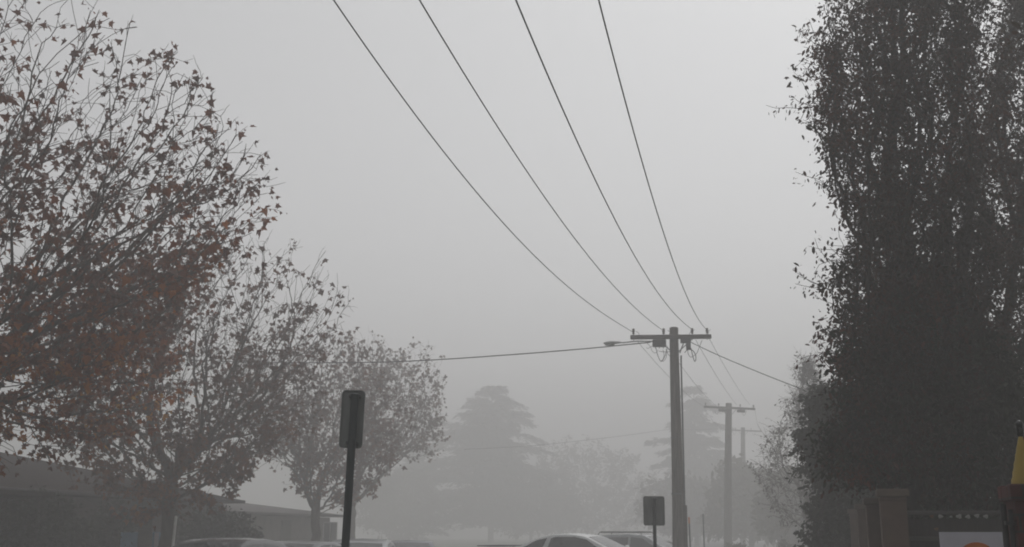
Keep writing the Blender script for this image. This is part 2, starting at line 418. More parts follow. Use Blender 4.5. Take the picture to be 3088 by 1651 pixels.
# -- the four plane trees along the far kerb
g = np.random.default_rng(3)
def plane_tree(label, bpx, d, fork_py, cpx, cpy, r, n, leafN, size, rt, seed, lm, forkx=0., hollow=.3, weight=None, clump=2, bumps=.24, cd=0.):
    b = gz(W(bpx, 1603, d)); fk = W(bpx + forkx, fork_py, d); c = W(cpx, cpy, d + cd)
    tr = [b + (gz(fk) - b) * t + np.array([0, 0, fk[2] * t]) for t in (0, .25, .5, .75, .9, 1.)]
    P = blob(c, r, n, np.random.default_rng(seed), hollow, bumps, seed)
    P = P[P[:, 2] > 1.6]
    up = (c - fk); 
    return make_tree('plane_tree', label, 'tree', b, tr, P, .0052, rt, leaves(leafN, size, 'plane', weight=weight, clump=clump, droop=.75, spread=.09), lm, M['bark'], bf=.55, down=.18, group='plane trees along the far kerb', seed=seed, sprout=.8, slen=.42, jit=.10)
plane_tree('largest plane tree at the left edge with rusty leaves and bare twigs on top', -180, 17.5, 985, -70, 745, (5.0, 4.2, 3.45, 3.3), 4200, 16000, .098, .24, 21, M['plane_leaf'], weight=lambda p: 1.0 + 2.6 * max(0, min(1, (6.9 - p[2]) / 3.0)), hollow=.25, bumps=.2)
plane_tree('plane tree with a thick forked trunk beside the blue and white board', 515, 28, 1440, 560, 1130, (4.1, 3.6, 3.1, 3.1), 3000, 7000, .115, .2, 33, M['plane_leaf_dull'], weight=lambda p: .5 + 2.8 * max(0, min(1, (4.6 - p[2]) / 2.5)))
plane_tree('hazy plane tree whose forked trunk rises behind the parked cars', 952, 43, 1540, 985, 1275, (3.3, 3.1, 3.3, 2.9), 2200, 5600, .13, .17, 45, M['plane_leaf_dull'], weight=lambda p: .6 + 2.2 * max(0, min(1, (4.5 - p[2]) / 2.5)))
plane_tree('palest plane tree, at the back of the row beside the cedars', 1062, 58, 1520, 1165, 1245, (3.3, 3.1, 4.0, 2.9), 1900, 4300, .145, .17, 58, M['plane_leaf_dull'])

# -- the dark trees behind the wall on the right
def column_pts(cx, d, prof, n, seed, depth=1., lanes=0., umin=None):
    """points in an upright crown; prof: rows (py, left px, right px)"""
    gg = np.random.default_rng(seed); out = []
    ys = [q[0] for q in prof]
    while len(out) < n:
        py = gg.uniform(min(ys), max(ys)); lo = np.interp(py, ys, [q[1] for q in prof]); hi = np.interp(py, ys, [q[2] for q in prof])
        a = gg.uniform(-1, 1); b = gg.uniform(-1, 1)
        if a * a + b * b > 1: continue
        rr = math.sqrt(a * a + b * b)
        if rr < .5 and gg.random() < .5: continue
        px = (lo + hi) / 2 + a * (hi - lo) / 2 * (1 + .12 * math.sin(py / 41. + 3 * b) + .08 * math.sin(py / 17.))
        half = (hi - lo) / 2 / FPX * d
        if lanes and math.sin(px / 21. + 1.6 * math.sin(py / 170.) + .6) + .6 * math.sin(px / 9.3 + py / 260.) < -1.1 + lanes * min(1.2, max(0, (1100 - py) / 700.)) and gg.random() < .9: continue
        p = W(px, py, d + b * half * depth)
        if umin is not None and p[2] < 2.1 and p @ ND < umin: continue
        out.append(p)
    return np.array(out)
def upright_tree(name, label, bpx, d, prof, n, N, size, rt, seed, lm, fork_py, zs=.45, tw=.02, clump=3, spread=.09, droop=.8, group=None, bm='dark_bark', cat='tree', bf=.35, r0=.004, sprout=.5, slen=.28, depth=1., lanes=0., umin=None):
    b = gz(W(bpx, 1603, d)); fk = W(bpx, fork_py, d)
    tr = [b + np.array([0, 0, fk[2] * t]) for t in (0, .3, .6, .85, 1.)]
    P = column_pts(bpx, d, prof, n, seed, depth, lanes, umin)
    return make_tree(name, label, cat, b, tr, P, r0, rt, leaves(N, size, 'slim', tw=tw, clump=clump, spread=spread, droop=droop), lm, M[bm], bf=bf, zs=zs, group=group, seed=seed, sprout=sprout, slen=slen)
upright_tree('pear_tree', 'tallest dark leafy tree standing right of the utility pole behind the rendered piers', 2760, 12.6, [(-260, 2720, 2800), (-130, 2620, 2900), (0, 2550, 2985), (90, 2490, 3010), (180, 2440, 3010), (380, 2425, 3010), (520, 2485, 3010), (640, 2545, 3010), (760, 2515, 3010), (950, 2490, 3010), (1150, 2500, 3010), (1400, 2495, 3010), (1560, 2540, 3010)], 6600, 74000, .052, .15, 71, M["pear_leaf"], 1480, lanes=.05, clump=5, spread=.066, umin=1.3, zs=.9, slen=.36)
upright_tree('pear_tree', 'dark leafy tree cut off by the right edge above the yellow cone', 3070, 14.5, [(-60, 3080, 3140), (70, 3010, 3210), (250, 2930, 3260), (700, 2890, 3300), (1200, 2900, 3300), (1450, 2910, 3300)], 3000, 42000, .052, .13, 77, M['pear_leaf'], 1480, lanes=.1, clump=5, spread=.07, zs=.9, slen=.34)
upright_tree('evergreen_shrub', 'dense blackish green evergreen shrub filling the space behind the dark fence', 2800, 12.4, [(820, 2740, 2800), (930, 2660, 2900), (1060, 2590, 3010), (1160, 2520, 3080), (1300, 2500, 3140), (1500, 2500, 3180), (1700, 2500, 3180)], 2400, 40000, .065, .09, 83, M['hedge_leaf'], 1660, zs=.8, spread=.09, cat='shrub', umin=1.3, depth=.5)
upright_tree('evergreen_shrub', 'lower dark shrub at the left foot of the tallest tree, behind the smallest pier', 2480, 20., [(1180, 2450, 2560), (1250, 2425, 2700), (1330, 2410, 2760), (1450, 2430, 2800), (1560, 2445, 2800), (1690, 2465, 2800)], 2300, 36000, .085, .08, 87, M['hedge_leaf'], 1660, zs=.8, spread=.08, cat='shrub', depth=.4)
upright_tree('bare_shrub', 'pale half bare shrub leaning over the path beside the lower dark shrub', 2440, 40, [(1090, 2425, 2445), (1180, 2400, 2480), (1260, 2350, 2520), (1400, 2265, 2540), (1500, 2285, 2560), (1600, 2370, 2560)], 900, 3000, .10, .10, 91, M['shrub_leaf'], 1610, zs=1., spread=.06, clump=2, tw=.012, sprout=1.6, slen=.6, r0=.006, bm='bark', cat='shrub')

def added_shade_tree(label, x, y, h, rx, seed):  # unseen trees, added to block sky light from the piers and near fog
    b = np.array([x, y, 0.]); tr = [b + np.array([0, 0, q]) for q in (0, .8, 1.6, 2.2)]
    P = blob(b + np.array([0, 0, h * .5]), (rx, rx, h * .5, h * .36), 1300, np.random.default_rng(seed), .2, .15, seed)
    return make_tree('pear_tree', label, 'tree', b, tr, P, .005, .17, leaves(15000, .09, 'slim', tw=.02, clump=5, spread=.07, droop=.8), M['pear_leaf'], M['dark_bark'], bf=.35, zs=.5, seed=seed)
added_shade_tree('added dark tree, unseen right of the view, shading the wall piers', 7.2, 8.5, 13., 2.6, 301)
added_shade_tree('added unseen dark tree beside the viewer, shading the near fog', 5.4, 1.5, 13., 2.8, 303)
added_shade_tree('added unseen dark tree behind the viewer, keeping sky light off the piers', 4.0, -6.0, 13., 3.4, 305)
added_shade_tree('added unseen dark tree deeper in the yard, blocking sky light from the right', 11.0, 14.0, 13., 3.2, 307)
plane_tree('added plane tree, unseen left of the view, shading the lower left', -1900, 11, 1100, -1980, 500, (4.2, 4.2, 5.5, 3.2), 1500, 8000, .13, .24, 309, M['plane_leaf'])  # out of view, added to darken the fog and lower left
def bush(label, px, d, top_py, halfw, seed):
    zt = W(px, top_py, d)[2]; hw = halfw / FPX * d; b = gz(W(px, 1603, d))
    P = blob(b + np.array([0, 0, zt * .5]), (hw, hw * .8, zt * .5, zt * .45), 600, np.random.default_rng(seed), .3, .18, seed)
    return make_tree('garden_bush', label, 'bush', b, [b + np.array([0, 0, q]) for q in (0, .15, .3)], P, .006, .08, leaves(7000, .13, 'slim', tw=.03, clump=3, spread=.1, droop=.3), M['hedge_leaf'], M['dark_bark'], bf=.4, group='dark bushes before the brick house', seed=seed)
bush('dark bush before the house at the bottom left corner', 40, 28.5, 1500, 150, 311)
bush('dark bush between the corner bush and the white framed window', 205, 30.5, 1560, 80, 313)
bush('dark bush under the left half of the forked plane tree', 330, 31.5, 1520, 90, 317)
bush('tall dark bush against the brick wall, second from the left edge', 130, 29.5, 1470, 90, 319)
bush('dark bush behind the black car, right of the forked trunk', 660, 34, 1528, 130, 315)
# -- cedars and round trees far off in the fog
def cedar(label, px, d, top_py, halfw, seed, tiers=22, wide=1.):
    gg = np.random.default_rng(seed)
    b = gz(W(px, 1603, d)); H = W(px, top_py, d)[2]; hw = halfw / FPX * d
    t = thing('cedar_tree', label, 'tree', b, 0, 'cedars in the fog')
    tk = MB(); tk.tube([(0, 0, -.2), (0, 0, H * .4), (.1, .05, H * .98)], [.42, .3, .04], 10); 
    pos, ax, nr, sz = [], [], [], []
    for k in range(tiers):
        f = (k + .5) / tiers
        L0 = hw * (1.02 - f) ** (.48 / wide) * (.8 + .35 * math.sin(k * 2.3 + seed)) * (.85 if f < .25 else 1.)
        nb = 9 if f < .8 else 6
        for j in range(nb):
            az = 6.283 * (j + gg.random() * .8) / nb; L = max(.35, L0 * gg.choice([.55, .8, 1., 1.25])); up = gg.uniform(.05, .45)
            z = min(H * .985, H * (.12 + .87 * f) + gg.normal(0, .95) * H / tiers)
            dv = np.array([math.cos(az), math.sin(az), 0])
            pts = [np.array([0, 0, z]) + dv * L * s + np.array([0, 0, L * up * s - .28 * L * s * s]) for s in (0, .35, .7, 1.)]
            tk.tube(pts, [.07 * (1 - f * .6), .05 * (1 - f * .6), .03, .012], 4, cap=False)
            sd = np.array([-dv[1], dv[0], 0])
            m_ = int(36 * L) + 20
            s = gg.uniform(.12, 1.05, m_); w = gg.normal(0, .2, m_) * L * (.35 + .5 * np.sin(np.clip(s, 0, 1) * 2.6))
            p = np.array([0, 0, z]) + dv * (L * s)[:, None] + sd * w[:, None]
            p[:, 2] += L * up * s - .28 * L * s * s - .1 * np.abs(w) + gg.normal(0, .16, m_)
            a = dv * 1.0 + sd * np.sign(w)[:, None] * gg.uniform(.1, .8, m_)[:, None]; a = a + gg.normal(0, .15, (m_, 3)); a[:, 2] -= .25
            pos.append(p); ax.append(a); nr.append(np.tile([0, 0, 1.], (m_, 1)) + gg.normal(0, .35, (m_, 3))); sz.append(gg.uniform(.35, .95, m_))
    tk.build('trunk', M['dark_bark'], t, smooth=60, fix=False)
    V, l, s = place([(SL * np.array([1, .8, 1]), SF)], np.vstack(pos), np.vstack(ax), np.vstack(nr), np.concatenate(sz), gg)
    np_mesh('crown', V, l, s, M['cedar_needle'], t)
cedar('broad layered cedar in the fog between the plane trees and the pole', 1480, 160, 1165, 235, 5, 26, 1.05)
cedar('tall layered cedar in the fog right behind the big utility pole', 2105, 150, 1165, 175, 6, 19, .8)
cedar('low faint cedar in the fog left of the broad one', 1255, 172, 1360, 150, 8, 14, .9)
def round_tree(label, px, d, top_py, halfw, seed, bot_py=1620, lsize=.5, n=900, N=9000, name='round_tree'):
    zt = W(px, top_py, d)[2]; hw = halfw / FPX * d; zb = .9 if lsize > .2 else .1
    b = gz(W(px, 1603, d)); c = b + np.array([0, 0, zb + (zt - zb) * .45])
    P = blob(c, (hw, hw, (zt - zb) * .55, (zt - zb) * .45), n, np.random.default_rng(seed), .3, .2, seed)
    tr = [b + np.array([0, 0, q]) for q in ((0, .4, .9, 1.3) if lsize > .2 else (0, .1, .2, .3))]
    return make_tree(name, label, 'tree', b, tr, P, .012, .22, leaves(N, lsize, 'slim', tw=.05, spread=.3 * min(1, lsize * 2), clump=3, droop=.3), M['far_leaf'], M['bark'], bf=.5, group='faint trees deep in the fog', seed=seed, split=0)
round_tree('faint wide round tree in the fog between the two cedars', 1770, 172, 1345, 190, 101)
round_tree('faint round tree in the fog above the light hatchback', 1190, 155, 1420, 130, 103)
round_tree('faint dark round tree right of the second utility pole', 2265, 92, 1405, 120, 105)
round_tree('low faint tree in the fog above the pickup cab', 1600, 158, 1440, 150, 107)
round_tree('faint low tree behind the two bare posts', 2100, 118, 1430, 140, 109)
round_tree('faint tree closing the street behind the half bare shrub', 2420, 72, 1440, 110, 111)

# ------------------------------------------------------------------ utility poles
def pole(label, px, d, top_py, la, ra, rt, rb, full=True, lean=0., seed=0, boxes=()):
    b = gz(W(px, 1603, d)); H = W(px, top_py, d)[2]
    lean = math.atan2(W(lean, top_py, d)[0] - b[0], H)
    t = thing('utility_pole', label, 'utility pole', b, 0, 'wooden utility poles along the street', tilt=(0, lean))
    mb = MB(); q = []
    for i in range(15):
        f = i / 14; q.append((.012 * math.sin(5 * f + seed), .01 * math.cos(4 * f), -.3 + (H + .3) * f))
    rr = [rb + (rt - rb) * (i / 14) for i in range(15)]
    q.append((q[-1][0], q[-1][1], H + .02)); rr.append(rt * .8)
    mb.tube(q, rr, 18); mb.build('pole', M['pole_wood'], t, smooth=50)
    za = H - .30
    mb = MB(); mb.box(((ra - la) / 2, -rt - .06, za), (la + ra, .11, .125), ry=-.022 if full else 0, bev=.012); mb.build('crossarm', M['dark_wood'], t)
    def zc(x): return za + (.022 * (x - (ra - la) / 2) if full else 0)
    for x in (-la + .09, -la * .42, ra * .42, ra - .12) if not full else (-la + .09, -.34, .50, ra - .12):
        mb = MB(); z0 = zc(x) + .06
        mb.lathe([(.012, z0 - .16), (.012, z0 + .03), (.035, z0 + .035), (.042, z0 + .06), (.03, z0 + .075), (.03, z0 + .09), (.045, z0 + .10), (.05, z0 + .125), (.036, z0 + .14), (.034, z0 + .155), (.04, z0 + .165), (.036, z0 + .19), (.015, z0 + .2)], 12, (x, -rt - .06, 0))
        mb.build('insulator', M['porcelain'], t, smooth=50)
    for s in (-1, 1):
        x1 = s * (.52 if full else .45)
        mb = MB(); mb.tube([(x1, -rt - .02, zc(x1) - .05), (s * rt * .8, -rt * .6, za - .42)], .016, 6); mb.build('brace', M['dull_metal'], t)
    for (x, z, w, h) in boxes:
        mb = MB(); mb.box((x, -rt - .10, za + z), (w, .16, h), bev=.02); mb.box((x, -rt - .07, za + z + h / 2 + .04), (.08, .05, .1))
        for k in (-1, 0, 1): mb.tube([(x + k * w * .3, -rt - .1, za + z - h / 2 + .005), (x + k * w * .3, -rt - .1, za + z - h / 2 - .04)], .012, 6)
        mb.build('junction_box', M['black_metal'], t)
    def loop(pts, r=.009, n=10):
        # smooth curve through the hand points
        P = [np.array(p, float) for p in pts]; out = []
        for i in range(len(P) - 1):
            p0, p1, p2, p3 = P[max(i - 1, 0)], P[i], P[i + 1], P[min(i + 2, len(P) - 1)]
            for k in range(n):
                u = k / n
                out.append(.5 * (2 * p1 + (p2 - p0) * u + (2 * p0 - 5 * p1 + 4 * p2 - p3) * u * u + (3 * p1 - p0 - 3 * p2 + p3) * u ** 3))
        out.append(P[-1])
        mb = MB(); mb.tube(out, r, 6); return mb.build('cable_loop', M['cable'], t, smooth=60)
    y = -rt - .10
    if full:
        def L(px_, py_, dy=0.):   # hand points read off the photograph, at the face of the pole
            w = W(px_, py_, d - rt - .12 + dy) - b; return (w[0], w[1], w[2])
        for pts, r in (([(1966, 1036), (1970, 1055), (1977, 1078), (1986, 1091), (1996, 1076), (2001, 1058)], .011),
                       ([(1990, 1056), (1994, 1072), (1990, 1086), (1984, 1090)], .008), ([(2000, 1054), (2002, 1070), (1998, 1084), (1990, 1092)], .008),
                       ([(2001, 1052), (2006, 1068), (2014, 1076), (2024, 1072)], .008), ([(1942, 1036), (1953, 1048), (1958, 1060), (1968, 1066), (1976, 1056)], .007),
                       ([(1964, 1034), (1957, 1045), (1946, 1052), (1940, 1050)], .007), ([(1978, 1060), (1990, 1062), (2006, 1062), (2022, 1058)], .008),
                       ([(2065, 1052), (2067, 1068), (2074, 1077), (2080, 1075), (2092, 1066), (2100, 1046), (2108, 1026)], .009),
                       ([(2075, 1050), (2080, 1072), (2086, 1089), (2090, 1084), (2088, 1068), (2078, 1056), (2064, 1056), (2056, 1064)], .013),
                       ([(2064, 1022), (2070, 1006), (2078, 997), (2086, 994)], .007), ([(2003, 997), (2009, 1000), (2010, 1006), (2006, 1013)], .007),
                       ([(1908, 1001), (1916, 1006), (1919, 1014)], .007), ([(2133, 993), (2127, 1000), (2126, 1010)], .007), ([(2024, 1024), (2017, 1040), (2018, 1056)], .008)):
            loop([L(*p) for p in pts], r)
        # bracket and fuse box right of the pole
        mb = MB(); mb.box((rt + .17, y + .02, za - .10), (.30, .10, .17), bev=.012); mb.box((rt + .25, y + .02, za - .27), (.13, .12, .22), bev=.015); mb.build('fuse_box', M['black_metal'], t)
        mb = MB(); mb.tube([(.32, y, za - .06 + .1), (.12, y, za - .48)], .02, 6); mb.build('brace', M['dull_metal'], t)
        # conduit up the right side and the steel guard round its foot
        cx = rt + .045
        mb = MB(); mb.tube([(rb + .03, -.02, 0), (rb + (rt - rb) * .35 + .03, -.02, H * .35), (rt + .055, -.02, za - .62), (rt + .06, -.02, za - .52)], .024, 8)
        mb.build('conduit', M['dull_metal'], t, smooth=50)
        mb = MB(); zg = W(px, 1524, d)[2]; mb.prism([(-.05, -.10), (.09, -.10), (.11, -.04), (.11, .08), (-.05, .1)], 'z', .05, zg)
        o = mb.build('conduit_guard', M['dark_wood'], t); o.location = (rb * .8, -.02, 0)
        for z in (2.6, 4.2, 5.4):
            mb = MB(); mb.lathe([(rb + (rt - rb) * z / H + .004, z - .02), (rb + (rt - rb) * z / H + .006, z), (rb + (rt - rb) * z / H + .004, z + .02)], 18)
            mb.build('steel_strap', M['dull_metal'], t)
        # street lamp
        a = L(1912, 1031); h = L(1868, 1036, -.15)
        mb = MB(); mb.tube([L(1962, 1031), a, h], .020, 8); mb.build('lamp_arm', M['grey_metal'], t, smooth=50)
        hx, hz = h[0], h[2]; Lh = .56
        mb = MB(); P, F, n = [], [], 14
        prof = [(0., .02), (.04, .05), (.15, .085), (.33, .10), (.46, .085), (.54, .05), (.56, .012)]
        for (s, r) in prof:
            for j in range(n):
                q_ = 2 * math.pi * j / n; zz = math.sin(q_) * r * (.62 if math.sin(q_) > 0 else .30)
                P.append((hx - s, h[1] + math.cos(q_) * r * 1.2, hz + zz - .05 * s))
        for i in range(len(prof) - 1):
            for j in range(n): F.append((i * n + j, i * n + (j + 1) % n, (i + 1) * n + (j + 1) % n, (i + 1) * n + j))
        F += [tuple(range(n)), tuple(range((len(prof) - 1) * n, len(prof) * n))]
        mb.add(P, F); lh = mb.build('lamp_head', M['grey_metal'], t, smooth=50)
        mb = MB(); P, F = [], []
        prof = [(.22, .02), (.25, .065), (.36, .08), (.47, .065), (.52, .02)]
        for (s, r) in prof:
            for j in range(n):
                q_ = 2 * math.pi * j / n; P.append((hx - s, h[1] + math.cos(q_) * r, hz - .05 * s - .028 + math.sin(q_) * r * .5 - .012))
        for i in range(len(prof) - 1):
            for j in range(n): F.append((i * n + j, i * n + (j + 1) % n, (i + 1) * n + (j + 1) % n, (i + 1) * n + j))
        F += [tuple(range(n)), tuple(range((len(prof) - 1) * n, len(prof) * n))]
        mb.add(P, F); mb.build('lamp_lens', M['lamp_glass'], t, smooth=50)
    else:
        for x in (-la * .5, ra * .55):
            loop([(x - .1, y, za - .22), (x - .02, y, za - .42), (x + .1, y, za - .34), (x + .18, y, za - .1)], .01)
    return t, b, H
D1, D2, D3 = 33., 70., 108.
pole('big wooden utility pole with street lamp and black junction boxes', 2043, D1, 990, 1.32, 1.06, .128, .19, lean=2033, boxes=((-.66 + .18, -.20, .39, .22),))
pole('second wooden utility pole, paler in the fog, with boxes under its crossarm', 2192, D2, 1217, 1.56, 1.6, .19, .26, False, 2197, 2, boxes=((-.42, -.17, .5, .16), (.72, -.17, .5, .16)))
pole('faintest utility pole, deep in the fog behind the second one', 2239, D3, 1290, 1.75, 1.75, .2, .28, False, 2240, 4)

# ------------------------------------------------------------------ overhead wires
DS = 3088 / 2576.
def wire_curve(name, pts, r, label, group, n=6, cat='wire'):
    P = np.array(pts); mb = MB(); mb.tube(P - P[0], r, n); o = mb.build(name, M['wire'], None, smooth=80, fix=False)
    o.location = tuple(P[0]); return tag(o, label, cat, group)
WIRES = [([(835, 0), (1000, 222), (1110, 372), (1240, 535), (1390, 690), (1500, 775), (1592, 836)], .245, 'leftmost of the four overhead wires sweeping up from the big pole'),
         ([(1057, 0), (1190, 225), (1310, 410), (1450, 605), (1560, 735), (1620, 797), (1665, 830)], .236, 'second from left of the four wires sweeping overhead'),
         ([(1297, 0), (1390, 215), (1500, 460), (1600, 650), (1680, 770), (1742, 830)], .227, 'second from right of the four wires sweeping overhead'),
         ([(1506, 0), (1560, 210), (1620, 420), (1680, 620), (1720, 730), (1750, 790), (1778, 830)], .218, 'steepest overhead wire, at the right of the four')]
FAR0 = []
for pts, sl, lab in WIRES:
    pts = [(a * DS, b * DS) for a, b in pts]
    e = W(*pts[-1], D1 - .2); ds, zs = [], []
    for (px, py) in pts[:-1]:
        dd = W(px, py, 1.) - np.array([0, 0, EYE])                   # where the sight line crosses the plane of the wire
        Y = (e[0] - sl * e[1]) / (dd[0] - sl); ds.append(Y); zs.append(EYE + dd[2] * Y)
    ds.append(e[1]); zs.append(e[2])
    k = np.polyfit(ds, zs, 3, w=[1] * (len(ds) - 1) + [4])
    y0 = min(ds); k2 = np.polyder(k)
    out = []
    for Y in np.linspace(y0, e[1], 60): out.append((e[0] + sl * (Y - e[1]), Y, np.polyval(k, Y)))
    # on past the camera to the pole behind it
    s0 = np.polyval(k2, y0); z0 = np.polyval(k, y0)
    back = [(e[0] + sl * (y0 - q - e[1]), y0 - q, z0 - s0 * q + .004 * q * q) for q in np.linspace(18, .5, 14)]
    wire_curve('power_line_wire', back + out, .0088, lab, 'four overhead wires from the big pole')
def sagged(a, b, sag, n=24):
    a, b = np.array(a), np.array(b); return [a + (b - a) * t - np.array([0, 0, sag * 4 * t * (1 - t)]) for t in np.linspace(0, 1, n)]
for (x1, y1, x2, y2, sg, lab) in ((1922, 1030, 2116, 1222, .2, 'left wire running on from the big pole to the second pole'),
                                  (2000, 1028, 2160, 1224, .2, 'wire dropping behind the big pole towards the second pole'),
                                  (2098, 1026, 2222, 1222, .15, 'inner right wire running on from the big pole to the second pole'),
                                  (2139, 1022, 2262, 1222, .15, 'outer right wire running on from the big pole to the second pole')):
    wire_curve('power_line_wire', sagged(W(x1, y1, D1), W(x2, y2, D2 - .2), sg), .0075, lab, 'wires between the first and second poles')
for (x1, x2, lab) in ((2118, 2184, 'left faint wire from the second pole to the faintest pole'), (2274, 2290, 'right faint wire from the second pole to the faintest pole')):
    wire_curve('power_line_wire', sagged(W(x1, 1222, D2), W(x2, 1294, D3 - .2), .35), .009, lab, 'wires between the second and third poles')
def spline_px(pts, d0, d1):
    x0, x1 = pts[0][0], pts[-1][0]
    P = [W(px, py, d0 + (d1 - d0) * (px - x0) / (x1 - x0)) for px, py in pts]
    out = []
    for i in range(len(P) - 1):
        p0, p1, p2, p3 = P[max(i - 1, 0)], P[i], P[i + 1], P[min(i + 2, len(P) - 1)]
        for k in range(8):
            u = k / 8; out.append(.5 * (2 * p1 + (p2 - p0) * u + (2 * p0 - 5 * p1 + 4 * p2 - p3) * u * u + (3 * p1 - p0 - 3 * p2 + p3) * u ** 3))
    return out + [P[-1]]
wire_curve('service_cable', spline_px([(1962, 1033), (1880, 1041), (1800, 1049), (1560, 1069), (1270, 1088), (1055, 1094), (791, 1093), (500, 1083), (150, 1060)], D1 - .2, 37), .018, 'long cable crossing the street from the big pole into the left trees', None, cat='cable')
wire_curve('service_cable', spline_px([(2084, 1033), (2100, 1041), (2180, 1078), (2300, 1128), (2425, 1177), (2640, 1260)], D1 - .2, 26), .0125, 'cable dropping from the big pole into the dark trees on the right', None, cat='cable')
wire_curve('service_cable', spline_px([(2184, 1292), (2100, 1297), (2020, 1288 + 8), (1900, 1312), (1750, 1330), (1600, 1345), (1400, 1356)], D3, 74), .017, 'faint cable in the fog running left from the faintest pole', None, cat='cable')

# ------------------------------------------------------------------ signs and posts
def back_sign(label, d, top, bot, base_px, w, h, r, pr, cat='sign', yaw=0., square=False, offs=0.):
    """a sign seen from behind: plate, folded rim, channel and post; top/bot = (px,py) along the post axis"""
    b = gz(W(base_px, 1603, d)); A = W(*top, d); tilt = math.atan2(A[0] - b[0], A[2]); H = math.hypot(A[0] - b[0], A[2])
    t = thing('street_sign', label, cat, b, yaw, None, tilt=(0, tilt))
    mb = MB(); mb.tube([(0, 0, -.3), (0, 0, H - .04)], pr, 16); mb.lathe([(pr + .002, H - .06), (pr + .003, H - .035), (pr * .6, H - .028)], 16); mb.build('post', M['post_green'], t, smooth=50)
    mb = MB(); P = [(x + offs, z + H - h / 2) for x, z in rounded(w, h, r)]; mb.prism(P, 'y', pr + .012, pr + .015); pl = mb.build('plate', M['sign_back'], t)
    mb = MB(); n = len(P); In = [(x + offs, z + H - h / 2) for x, z in rounded(w - .012, h - .012, r * .9)]
    V = [(x, pr + .0155, z) for x, z in P] + [(x, pr - .004, z) for x, z in P] + [(x, pr - .004, z) for x, z in In] + [(x, pr + .0115, z) for x, z in In]
    F = [(k * n + i, k * n + (i + 1) % n, (k + 1) * n + (i + 1) % n, (k + 1) * n + i) for k in range(3) for i in range(n)]
    mb.add(V, F); mb.build('rim', M['sign_back'], t)
    mb = MB(); P2 = [(x + offs, z + H - h / 2) for x, z in rounded(w - .004, h - .004, r)]; mb.prism(P2, 'y', pr + .0155, pr + .0175); mb.build('sign_face', M['sign_face'], t)
    for z in (H - .05, H - h + .035):
        mb = MB(); mb.box((0, pr * .45, z), (pr * 3.0, pr * 1.1 + .02, .024), bev=.004); mb.lathe([(.008, -pr - .012), (.008, -pr + .01)], 8, (pr * 1.2, 0, z), 'y'); mb.build('bracket', M['dull_metal'], t)
    return t
back_sign('leaning grey parking sign seen from behind, nearest in the street', 8.5, (1071, 1176), None, 1024, .175, .435, .03, .030, yaw=0.05, offs=-.012)
back_sign('upright grey sign seen from behind, just left of the big pole', 20, (1972, 1497), None, 1973, .372, .50, .035, .031)
def thin_post(label, px, d, top_py, m, capm=None, lean=0.):
    b = gz(W(px, 1603, d)); H = W(px, top_py, d)[2]
    t = thing('marker_post', label, 'post', b, 0, None, tilt=(0, lean))
    mb = MB(); mb.tube([(0, 0, -.3), (0, 0, H - .1)], .032, 10); mb.build('shaft', m, t, smooth=50)
    mb = MB(); mb.lathe([(.036, H - .22), (.036, H - .02), (.02, H)], 10); mb.build('cap', capm or m, t, smooth=40)
    return t
thin_post('thin post with an orange tip right of the big pole', 2081, 40, 1560, M['dull_metal'], M['orange'], -.012)
thin_post('thinner plain grey post between the two nearest utility poles', 2122, 48, 1550, M['dull_metal'])
thin_post('pale thin stake standing against the forked plane trunk', 517, 27.3, 1556, M['white_paint'], None, .045)

# ------------------------------------------------------------------ wall piers, fence, gate side
def pier(label, px, d, top_py, w):
    b = gz(W(px, 1603, d)); H = W(px, top_py, d)[2]
    t = thing('rendered_pier', label, 'pier', b, SROT, 'rendered piers of the boundary wall')
    mb = MB(); mb.box((0, 0, (H - .075) / 2 - .1), (w, w, H - .075 + .2), bev=.008); mb.build('shaft', M['render_wall'], t)
    mb = MB(); a = w / 2 + .028
    mb.lathe([(a * 1.30, H - .074), (a * 1.414, H - .066), (a * 1.414, H - .016), (a * 1.34, H)], 4, (0, 0, 0)); c = mb.build('cap', M['cap'], t); c.rotation_euler.z = R(45)
    mb = MB(); mb.box((0, 0, H - .10), (w + .014, w + .014, .02), bev=.004); mb.build('moulding', M['render_wall'], t)
    return t
pier('largest rendered pier with a flat cap, left end of the dark fence', 2698, 11., 1476, .235)
pier('rendered pier second in the row, half hidden by the largest', 2647, 13.7, 1503, .235)
pier('rendered pier third in the row, counted from the largest', 2614, 16.4, 1521, .235)
pier('smallest rendered pier at the far end of the row', 2588, 19.2, 1536, .235)
# low rendered walls between the piers
for a, b_, lab in (((2698, 11.), (2647, 13.7), 'low rendered wall between the largest pier and the second'), ((2647, 13.7), (2614, 16.4), 'low rendered wall between the second and third piers'), ((2614, 16.4), (2588, 19.2), 'low rendered wall between the third and smallest piers')):
    p, q = gz(W(a[0], 1603, a[1])), gz(W(b_[0], 1603, b_[1])); dv = q - p; L = np.linalg.norm(dv) - .26
    mb = MB(); mb.box((0, 0, .45), (.12, L, 1.1), bev=.01); mb.box((0, 0, 1.03), (.18, L, .06), bev=.012)
    o = mb.build('low_wall', M['render_wall']); o.location = tuple((p + q) / 2); o.rotation_euler.z = -math.atan2(dv[0], dv[1]); tag(o, lab, 'wall', 'low walls between the rendered piers')
